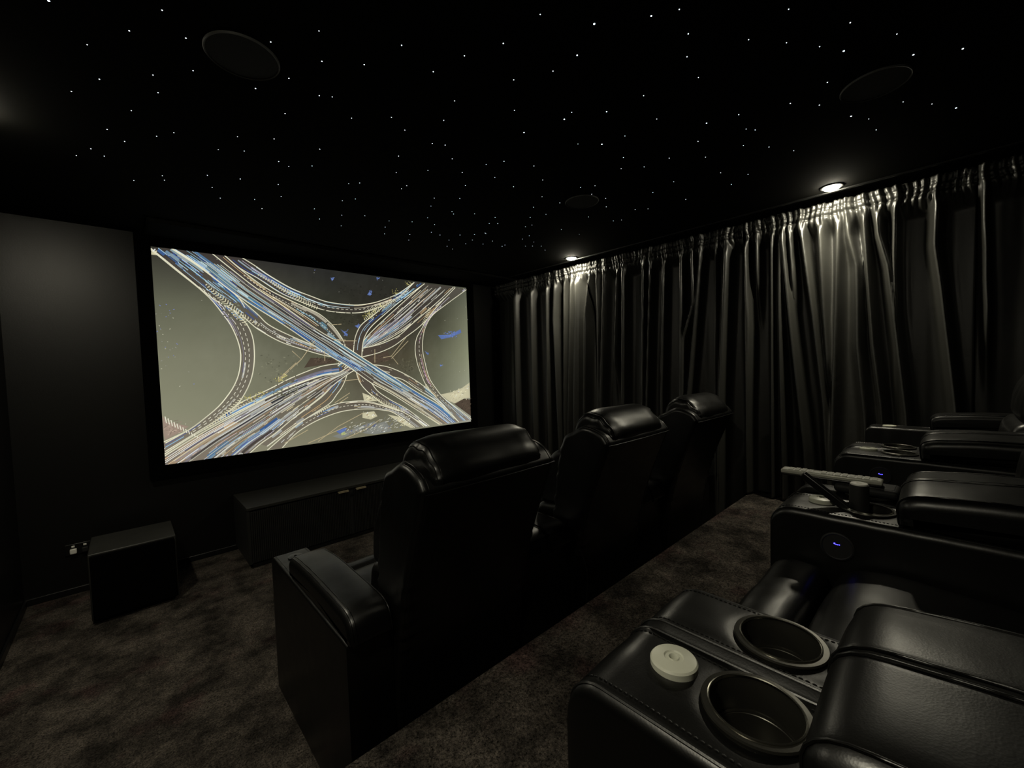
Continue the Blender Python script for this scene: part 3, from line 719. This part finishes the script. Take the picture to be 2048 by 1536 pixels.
def arm_top(mb, x0, x1, ya, yb, zt, holes=(), rf=0.045, rs=0.018, seam=None, z0=0.56, seed=0, edge_pipe=True):
    """upholstered top of an arm: rounded front and sides, with openings for the cups"""
    def axis(a, b, ra, rb, st):
        o = [a]; 
        for k in range(1, 7): o.append(a + (b - a) / abs(b - a) * ra * (1 - cos(pi / 2 * k / 6)))
        n = max(2, int((abs(b - a) - ra - rb) / st)); lo = o[-1]; hi = b - (b - a) / abs(b - a) * rb
        for k in range(1, n + 1): o.append(lo + (hi - lo) * k / n)
        for k in range(5, -1, -1): o.append(b - (b - a) / abs(b - a) * rb * (1 - cos(pi / 2 * k / 6)))
        return o
    xs = axis(x0, x1, rs, rs, 0.006); ys = axis(ya, yb, rf, 0.005, 0.008)
    def drop(d, r): return 0 if d >= r else r - sqrt(max(r * r - (r - d) ** 2, 0))
    def hz(x, y):
            z = zt - drop(abs(y - ya), rf) - drop(min(x - x0, x1 - x), rs)
            if abs(y - ya) > 1e-6 and min(x - x0, x1 - x) > 1e-6:
                z += 0.0018 * fn(x * 16 + seed, y * 16, 1)
                if seam is not None:
                    s_ = abs(x - seam)
                    z += -0.007 * exp(-(s_ / 0.006) ** 2) + 0.0035 * exp(-((s_ - 0.014) / 0.006) ** 2)
                    z += 0.004 * sin(pi * min(max((x - x0) / (seam - x0) if x < seam else (x1 - x) / (x1 - seam), 0), 1))
                for hx, hy, hr in holes:
                    rr = sqrt((x - hx) ** 2 + (y - hy) ** 2)
                    z -= 0.004 * exp(-((rr - hr) / 0.012) ** 2)
            return max(z, z0)
    v = []; nx = len(xs); ny = len(ys)
    for x in xs:
        for y in ys: v.append((x, y, hz(x, y)))
    f = []
    for i in range(nx - 1):
        for j in range(ny - 1):
            cx = (xs[i] + xs[i + 1]) / 2; cy = (ys[j] + ys[j + 1]) / 2
            if any((cx - hx) ** 2 + (cy - hy) ** 2 < (hr + 0.0015) ** 2 for hx, hy, hr in holes): continue
            f.append((i * ny + j, i * ny + j + 1, (i + 1) * ny + j + 1, (i + 1) * ny + j))
    # skirt
    rim = [(i, 0) for i in range(nx)] + [(nx - 1, j) for j in range(1, ny)] + [(i, ny - 1) for i in range(nx - 2, -1, -1)] + [(0, j) for j in range(ny - 2, 0, -1)]
    b = len(v)
    for i, j in rim: v.append((xs[i], ys[j], z0 - 0.002))
    for k in range(len(rim)):
        i, j = rim[k]; i2, j2 = rim[(k + 1) % len(rim)]
        f.append((i * ny + j, i2 * ny + j2, b + (k + 1) % len(rim), b + k))
    mb.add(v, f)
    if edge_pipe:
        for px in (x0 + 0.010, x1 - 0.010):
            pts = []
            for k in range(9):
                a = pi / 2 * k / 8
                pts.append((px, ya - rf * (1 - cos(a)) + (0 if k else 0), zt - rf * (1 - sin(a)) - 0.0022))
            pts.append((px, yb, zt - 0.0022))
            mb.tube([(px, ya + 0.0005, z0)] + pts, 0.0026, 6)
    rows = [x0 + rs + 0.004, x1 - rs - 0.004] + ([seam - 0.024, seam + 0.024] if seam is not None else [])
    for px in rows:
        y = ya - rf * 0.35
        while y > -0.27:
            if not any((px - hx) ** 2 + (y - hy) ** 2 < (hr + 0.008) ** 2 for hx, hy, hr in holes):
                za = hz(px, y) + 0.0006; zb = hz(px, y - 0.0048) + 0.0006
                mb.tube([(px, y, za - 0.0004), (px, y - 0.0024, (za + zb) / 2 + 0.0003), (px, y - 0.0048, zb - 0.0004)], 0.0008, 5)
            y -= 0.0075
    if seam is not None:
        for o_ in (-0.014, 0.014):
            pts = [(seam + o_, ya - rf * (1 - cos(pi / 2 * k / 8)) + 0.001, zt - rf * (1 - sin(pi / 2 * k / 8)) + 0.0034) for k in range(9)]
            mb.tube(pts + [(seam + o_, yb, zt + 0.0034)], 0.0022, 6)

def cup_holder(parent, x, y, z):
    c = MB().lathe([(0.058, -0.004), (0.060, 0.002), (0.059, 0.0045), (0.052, 0.0048), (0.0500, 0.0035), (0.0495, -0.003), (0.0485, -0.006),
                    (0.0480, -0.040), (0.0455, -0.042), (0.0445, -0.076), (0.040, -0.080), (0.0001, -0.080)], x, y, z, 64).build('cup_holder', M['cup'], parent, ang=30)
    MB().lathe([(0.0525, 0.0046), (0.0522, 0.0062), (0.0508, 0.0066), (0.0497, 0.0058), (0.0497, 0.003)], x, y, z, 64).build('rim', M['chrome'], c)
    MB().lathe([(0.0478, -0.040), (0.0478, -0.0385), (0.0462, -0.038), (0.0458, -0.0405)], x, y, z, 64).build('step_ring', M['cup'], c)
    return c

def control_panel(parent, x, y, z):
    p = MB().lathe([(0.0365, -0.001), (0.0365, 0.003), (0.033, 0.0045), (0.031, 0.0025), (0.0001, 0.0025)], x, y, z, 40, axis='x').build('control_panel', M['matte'], parent)
    mb = MB()
    for dy, dz, w, h in ((-.0055, .0012, .0030, .0032), (-.002, -.0006, .0022, .0016), (.0012, -.0006, .0022, .0016), (.0048, -.0002, .0024, .0020)):
        mb.box(x - 0.0032, x - 0.0024, y - dy - w / 2, y - dy + w / 2, z + 0.006 + dz - h / 2, z + 0.006 + dz + h / 2)
    mb.build('indicator', M['blue'], p)
    return p

def console(x, yf, z, label, group, seed):
    t = empty('console_armrest', (x, yf, z)); tag(t, label, 'armrest console', group)
    mb = MB(); W = 0.34
    holes = [(0.105, -0.205, 0.052), (0.265, -0.190, 0.052)]
    arm_top(mb, 0, W, 0, -0.89, 0.650, holes, 0.05, 0.018, seam=0.178, z0=0.03, seed=seed)
    mb.build('body', M['leather'], t, ang=50)
    arm_pad(t, 0.001, W - 0.001, seed)
    for hx, hy, hr in holes: cup_holder(t, hx, hy, 0.653)
    cp = MB().lathe([(0.031, -0.002), (0.031, 0.007), (0.029, 0.0095), (0.018, 0.0115), (0.013, 0.012), (0.0115, 0.010), (0.0075, 0.010), (0.0065, 0.0115), (0.005, 0.009), (0.0045, 0.002), (0.0001, 0.002)],
                    0.108, -0.103, 0.655, 48).build('tray_socket_cap', M['cap'], t, ang=30)
    cp['label'] = 'round frosted white plastic cap'
    control_panel(t, 0.0, -0.155, 0.572)
    return t

def end_arm(parent, x0, x1, seed, cm='plastic'):
    mb = MB()
    arm_top(mb, x0, x1, 0, -0.89, 0.650, (), 0.03, 0.010, z0=0.03, seed=seed)
    a = mb.build('armrest', M['leather'], parent, ang=50)
    arm_pad(a, x0 + 0.001, x1 - 0.001, seed, split=False, name='pad')
    MB().lathe([(0.031, -0.002), (0.031, 0.006), (0.02, 0.008), (0.006, 0.008), (0.005, 0.003), (0.0001, 0.003)], (x0 + x1) / 2, -0.10, 0.650, 40).build('tray_socket_cap', M[cm], a)
    return a

def make_seat(seed):
    t = empty('recliner_seat', (0, 0, 0))
    W = SW
    # base and kick panel
    loft(MB(), rpoly([(-0.03, 0.04, 0.01), (-0.03, 0.34, 0.02), (-0.90, 0.34, 0.02), (-0.86, 0.04, 0.01)]), 0.006, W - 0.006, 0.01, 0.06, 0.1).build('base', M['leather'], t)
    # footrest roll at the front of the seat
    loft(MB(), rpoly([(0.0, 0.20, 0.05), (-0.004, 0.49, 0.075), (-0.06, 0.525, 0.05), (-0.142, 0.515, 0.04), (-0.145, 0.25, 0.02)]), 0.012, W - 0.012, 0.028, 0.018, 0.02,
         seat_noise(9, 0.003, seed)).build('footrest', M['leather'], t, ang=60)
    loft(MB(), rpoly([(-0.155, 0.30, 0.02), (-0.150, 0.50, 0.05), (-0.22, 0.548, 0.08), (-0.45, 0.540, 0.12), (-0.72, 0.50, 0.05), (-0.75, 0.30, 0.02)]), 0.010, W - 0.010, 0.035, 0.018, 0.02,
         lambda x, y, z, q: 0.010 * sin(pi * x / W) * max(q.y, 0) + seat_noise(8, 0.003, seed)(x, y, z, q)).build('seat_cushion', M['leather'], t, ang=60)
    # shell of the back with its wings
    mb = MB()
    def wing(x, y, z, q):
        e = 0.0
        if q.x > 0.1: e = 0.006 * sin(z * 95 + 2.0 * fn(x * 8, z * 6, seed)) * max(0, 1 - abs(x - (0.03 if x < W / 2 else W - 0.03)) * 8)
        edge_ = max(0, 1 - min(x, W - x) * 14)
        return e + 0.0012 * fn(x * 10, y * 20, z * 30 + seed) + 0.005 * edge_ * sin(z * 90 + 9 * fn(z * 4, y * 5, seed)) * (1 if -1.0 < y < -0.70 and z > 0.55 else 0)
    prof = rpoly([(-0.88, 0.12, 0.02), (-0.945, 0.70, 0.3), (-1.122, 1.136, 0.012), (-1.085, 1.185, 0.05), (-0.99, 1.212, 0.09), (-0.86, 1.160, 0.09), (-0.815, 0.98, 0.10), (-0.770, 0.66, 0.05), (-0.755, 0.30, 0.02)])
    loft(mb, prof, 0.004, W - 0.004, 0.022, 0.014, 0.02, wing, pipes=((0.016, 0.0045), (0.028, 0.001), (W - 0.016, 0.0045), (W - 0.028, 0.001)), pipe_r=0.0024)
    mb.tube([(0.012, -1.122, 1.128), (0.05, -1.128, 1.128), (W / 2, -1.130, 1.127), (W - 0.05, -1.128, 1.128), (W - 0.012, -1.122, 1.128)], 0.003, 8)
    for i in range(9):   # stitched creases down the side
        pass
    mb.build('back_shell', M['leather'], t, ang=60)
    # lumbar and middle cushions
    for (pts, nm) in (([(-0.78, 0.50, 0.03), (-0.635, 0.50, 0.05), (-0.605, 0.62, 0.06), (-0.635, 0.77, 0.05), (-0.80, 0.79, 0.03)], 'lumbar_cushion'),
                      ([(-0.80, 0.77, 0.03), (-0.65, 0.765, 0.05), (-0.66, 0.90, 0.06), (-0.75, 1.06, 0.06), (-0.90, 1.08, 0.03)], 'backrest_cushion')):
        loft(MB(), rpoly(pts), 0.045, W - 0.045, 0.035, 0.018, 0.02,
             lambda x, y, z, q: 0.008 * sin(pi * x / W) * max(q.x, 0) + 0.003 * fn(x * 14 + seed, y * 9, z * 9)).build(nm, M['leather'], t, ang=60)
    # headrest roll over the top
    mb = MB()
    def head(x, y, z, q):
        u = (x - 0.058) / (W - 0.116); e = min(max(min(u, 1 - u), 0), 1)
        k = max(0, 1 - e * 9)
        pucker = 0.0065 * sin(y * 60 + z * 60 + seed) * k * k
        fan = 0.0075 * fn(x * 26 + seed, (z - 1.13) * 10, y * 4) * max(0, 1 - e * 3.5) * max(0, min(1, (-y - 0.85) * 5))
        return (0.008 - 0.020 * max(0, 1 - e / 0.22) ** 2) * max(q.y, 0) + pucker + fan + 0.0035 * fn(x * 6, y * 12, z * 12 + seed) + 0.0012 * fn(x * 5, y * 40, z * 40)
    prof = rpoly([(-1.112, 1.134, 0.008), (-1.126, 1.175, 0.045), (-1.040, 1.264, 0.11), (-0.945, 1.268, 0.09), (-0.880, 1.19, 0.07), (-0.885, 1.09, 0.03), (-0.98, 1.08, 0.04)], 8)
    loft(mb, prof, 0.058, W - 0.058, 0.030, 0.012, 0.014, head,
         pipes=((0.066, 0.0125), (0.078, 0.0035), (W - 0.066, 0.0125), (W - 0.078, 0.0035)), pipe_r=0.0024)
    mb.build('headrest', M['leather'], t, ang=60)
    return t

P1 = 0.925
ROW1 = [0.602 + P1 * i for i in range(3)]
ROW2 = [0.765 + P1 * i for i in range(3)]
proto = make_seat(1.7)
lab1 = ['front-row black leather recliner nearest the camera, its back largest in view', 'middle black leather recliner of the front row',
        'front-row black leather recliner nearest the curtains']
lab2 = ['rear-row black leather recliner between the two nearest consoles', 'middle rear-row recliner between the second and third consoles from the camera',
        'rear-row black leather recliner at the far right beside the curtains']
YF1, YF2 = 2.16, 0.365
seats = []
for i in range(6):
    s = proto if i == 0 else copy_tree(proto)
    seats.append(s)
for i in range(3):
    seats[i].location = (ROW1[i] - 0.002, YF1, 0); tag(seats[i], lab1[i], 'recliner', 'front row recliners')
    seats[3 + i].location = (ROW2[i], YF2, RISE); tag(seats[3 + i], lab2[i], 'recliner', 'rear row recliners')
def rename(): pass
end_arm(seats[0], -0.147, 0.004, 3)
end_arm(seats[2], SW + 0.002, SW + 0.152, 4)
end_arm(seats[5], SW + 0.002, SW + 0.152, 5, 'cap')
for s_ in seats[3:]:
    for ch in kids(s_):
        if ch.name.split('.')[0] in ('back_shell', 'lumbar_cushion', 'backrest_cushion', 'headrest'): ch.location.y += 0.105
console(ROW1[0] + SW, YF1, 0, 'front-row console between the nearest and middle recliners', 'front row consoles', 1)
console(ROW1[1] + SW, YF1, 0, 'front-row console between the middle recliner and the one by the curtains', 'front row consoles', 2)
console(0.425, YF2, RISE, 'big console armrest in the foreground with two empty cup holders', 'rear row consoles', 3)
console(1.350, YF2, RISE, 'rear-row console carrying the silver remote and the black tin', 'rear row consoles', 4)
console(2.275, YF2, RISE, 'empty rear-row console, third from the camera', 'rear row consoles', 5)
# bracket on the back of the nearest seat
MB().add(*(lambda: ([(0.10, -0.885, 0.20), (0.16, -0.885, 0.215), (0.16, -0.885, 0.27), (0.115, -0.885, 0.26), (0.10, -0.895, 0.20), (0.16, -0.895, 0.215), (0.16, -0.895, 0.27), (0.115, -0.895, 0.26)],
   [(0, 1, 2, 3), (7, 6, 5, 4), (0, 4, 5, 1), (1, 5, 6, 2), (2, 6, 7, 3), (3, 7, 4, 0)]))()).build('rear_bracket', M['plastic'], seats[0])
# power cable behind the first console
c = MB().tube([(1.518, 1.20, 0.62), (1.55, 1.20, 0.56), (1.568, 1.195, 0.49), (1.565, 1.195, 0.42), (1.54, 1.195, 0.30), (1.53, 1.195, 0.15), (1.535, 1.19, 0.02), (1.55, 1.18, 0.0045)], 0.004, 8).build('power_cable', M['plastic'])
tag(c, 'black power cable hanging behind the front-row console', 'cable')

# ------------------------------------------------------------------ things on the second console
zt = RISE + 0.653
t = empty('tin', (1.475, 0.181, zt - 0.076))
tag(t, 'black cylindrical tin with a pale lid standing in the cup holder', 'tin')
MB().lathe([(0.0001, 0.0), (0.021, 0.0), (0.022, 0.003), (0.022, 0.134), (0.021, 0.138), (0.0001, 0.138)], n=40).build('body', M['matte'], t, ang=30)
MB().lathe([(0.0195, 0.1378), (0.0195, 0.1405), (0.0185, 0.142), (0.006, 0.142), (0.0055, 0.140), (0.0001, 0.140)], n=40).build('lid', M['white'], t, ang=30)
t = empty('remote_control', (1.426, 0.128, zt - 0.055))
t.rotation_euler = (math.radians(-53.5), math.radians(0), math.radians(-3))
tag(t, 'slim black remote leaning out of the cup holder', 'remote control')
MB().box(-0.010, 0.010, -0.012, 0.007, 0.0, 0.222).build('body', M['plastic'], t, bevel=0.004)
bt = MB().box(-0.0085, 0.0085, 0.0066, 0.0074, 0.05, 0.21)
for k in range(9):
    for j in (-1, 0, 1): bt.box(j * 0.0055 - 0.002, j * 0.0055 + 0.002, 0.007, 0.0085, 0.055 + k * 0.017, 0.062 + k * 0.017)
bt.build('keypad', M['matte'], t)
t = empty('remote_control', (1.618, 0.272, zt + 0.036))
t.rotation_euler = (0, 0, math.radians(2.0))
tag(t, 'long silver remote control lying across the console', 'remote control')
MB().box(-0.022, 0.022, -0.128, 0.128, 0.0, 0.013).build('body', M['silver'], t, bevel=0.004)
MB().box(-0.0215, 0.0215, -0.127, 0.127, -0.006, 0.001).build('back_cover', M['plastic'], t, bevel=0.003)
bt = MB().box(-0.0195, 0.0195, -0.122, 0.122, 0.0126, 0.0134)
for k in range(13):
    if k == 8: continue
    for j in (-1, 0, 1): bt.box(j * 0.0125 - 0.0045, j * 0.0125 + 0.0045, -0.115 + k * 0.0175, -0.1035 + k * 0.0175, 0.0125, 0.0156 if k % 3 else 0.0148)
bt.build('keypad', M['button'], t)
MB().lathe([(0.0160, 0.0125), (0.0160, 0.0145), (0.010, 0.0150), (0.009, 0.0135), (0.0001, 0.0135)], 0, 0.032, 0, 32).build('dial', M['button'], t)
t = empty('handset', (1.628, 0.170, zt))
tag(t, 'black handset lying over the right cup holder under the silver remote', 'handset')
MB().box(-0.050, 0.050, -0.062, 0.085, 0.004, 0.029).build('body', M['matte'], t, bevel=0.010)
MB().box(-0.034, 0.034, -0.052, 0.074, 0.0285, 0.0299).build('faceplate', M['plastic'], t, bevel=0.0006)

# ------------------------------------------------------------------ media cabinet below the screen
CX0, CX1, CY0, CY1, CH = 0.62, 3.20, 3.66, 4.185, 0.478
t = empty('media_cabinet', (CX0, CY0, 0)); tag(t, 'long low black cabinet with fluted doors under the screen', 'cabinet')
W = CX1 - CX0; D = CY1 - CY0
MB().box(0, W, 0, D, CH - 0.022, CH).build('top_panel', M['woodtop'], t, bevel=0.002)
MB().box(0.0, 0.02, 0.004, D, 0.04, CH - 0.022).box(W - 0.02, W, 0.004, D, 0.04, CH - 0.022).box(0.02, W - 0.02, 0.03, D, 0.04, CH - 0.024).build('carcass', M['wood'], t)
MB().box(0.03, W - 0.03, 0.03, D - 0.02, 0.0, 0.04).build('plinth', M['wood'], t)
dx = [(0.022, 0.780), (0.822, 1.68), (1.70, W - 0.022)]
for k, (a, b) in enumerate(dx):
    mb = MB(); mb.box(a, b, 0.008, 0.028, 0.045, CH - 0.034)
    n = int((b - a) / 0.014)
    for i in range(n):
        x = a + 0.007 + i * (b - a - 0.014) / max(n - 1, 1)
        mb.box(x - 0.004, x + 0.004, 0.002, 0.009, 0.048, CH - 0.037)
    d = mb.build('door', M['wood'], t)
    hx = b - 0.10 if k == 0 else a + 0.015
    h = MB().box(hx, hx + 0.09, -0.018, 0.006, CH - 0.034, CH - 0.030).box(hx, hx + 0.09, -0.018, -0.0155, CH - 0.042, CH - 0.030).build('handle', M['gold'], d, bevel=0.0008)
MB().box(0.780, 0.822, 0.010, 0.028, 0.042, CH - 0.024).build('centre_post', M['matte'], t)

# ------------------------------------------------------------------ subwoofer
t = empty('subwoofer', (-0.015, 3.75, 0)); tag(t, 'black cube subwoofer on the carpet left of the cabinet', 'subwoofer')
MB().box(-0.208, 0.208, -0.185, 0.21, 0.02, 0.434).build('body', M['woodtop'], t, bevel=0.006)
MB().box(-0.200, 0.200, -0.205, -0.184, 0.028, 0.424).build('grille', M['velvet'], t, bevel=0.008)
for sx in (-1, 1):
    for sy in (-0.16, 0.17):
        MB().lathe([(0.016, 0.0), (0.02, 0.021), (0.0001, 0.021)], sx * 0.17, sy, 0, 20).build('foot', M['plastic'], t)

# ------------------------------------------------------------------ socket
t = empty('power_socket', (-0.300, YF, 0.315)); tag(t, 'black double wall socket with white switches beside the subwoofer', 'socket')
MB().box(-0.066, 0.060, -0.009, 0, -0.04, 0.035).build('plate', M['gloss'], t, bevel=0.003)
for x in (-0.026, 0.032):
    MB().box(x - 0.008, x + 0.008, -0.0125, -0.008, 0.012, 0.024).build('switch', M['white'], t, bevel=0.0015)
MB().box(-0.042, -0.008, -0.030, -0.008, -0.030, 0.004).build('plug', M['white'], t, bevel=0.005)
MB().box(0.016, 0.048, -0.030, -0.008, -0.032, 0.002).build('plug', M['matte'], t, bevel=0.005)
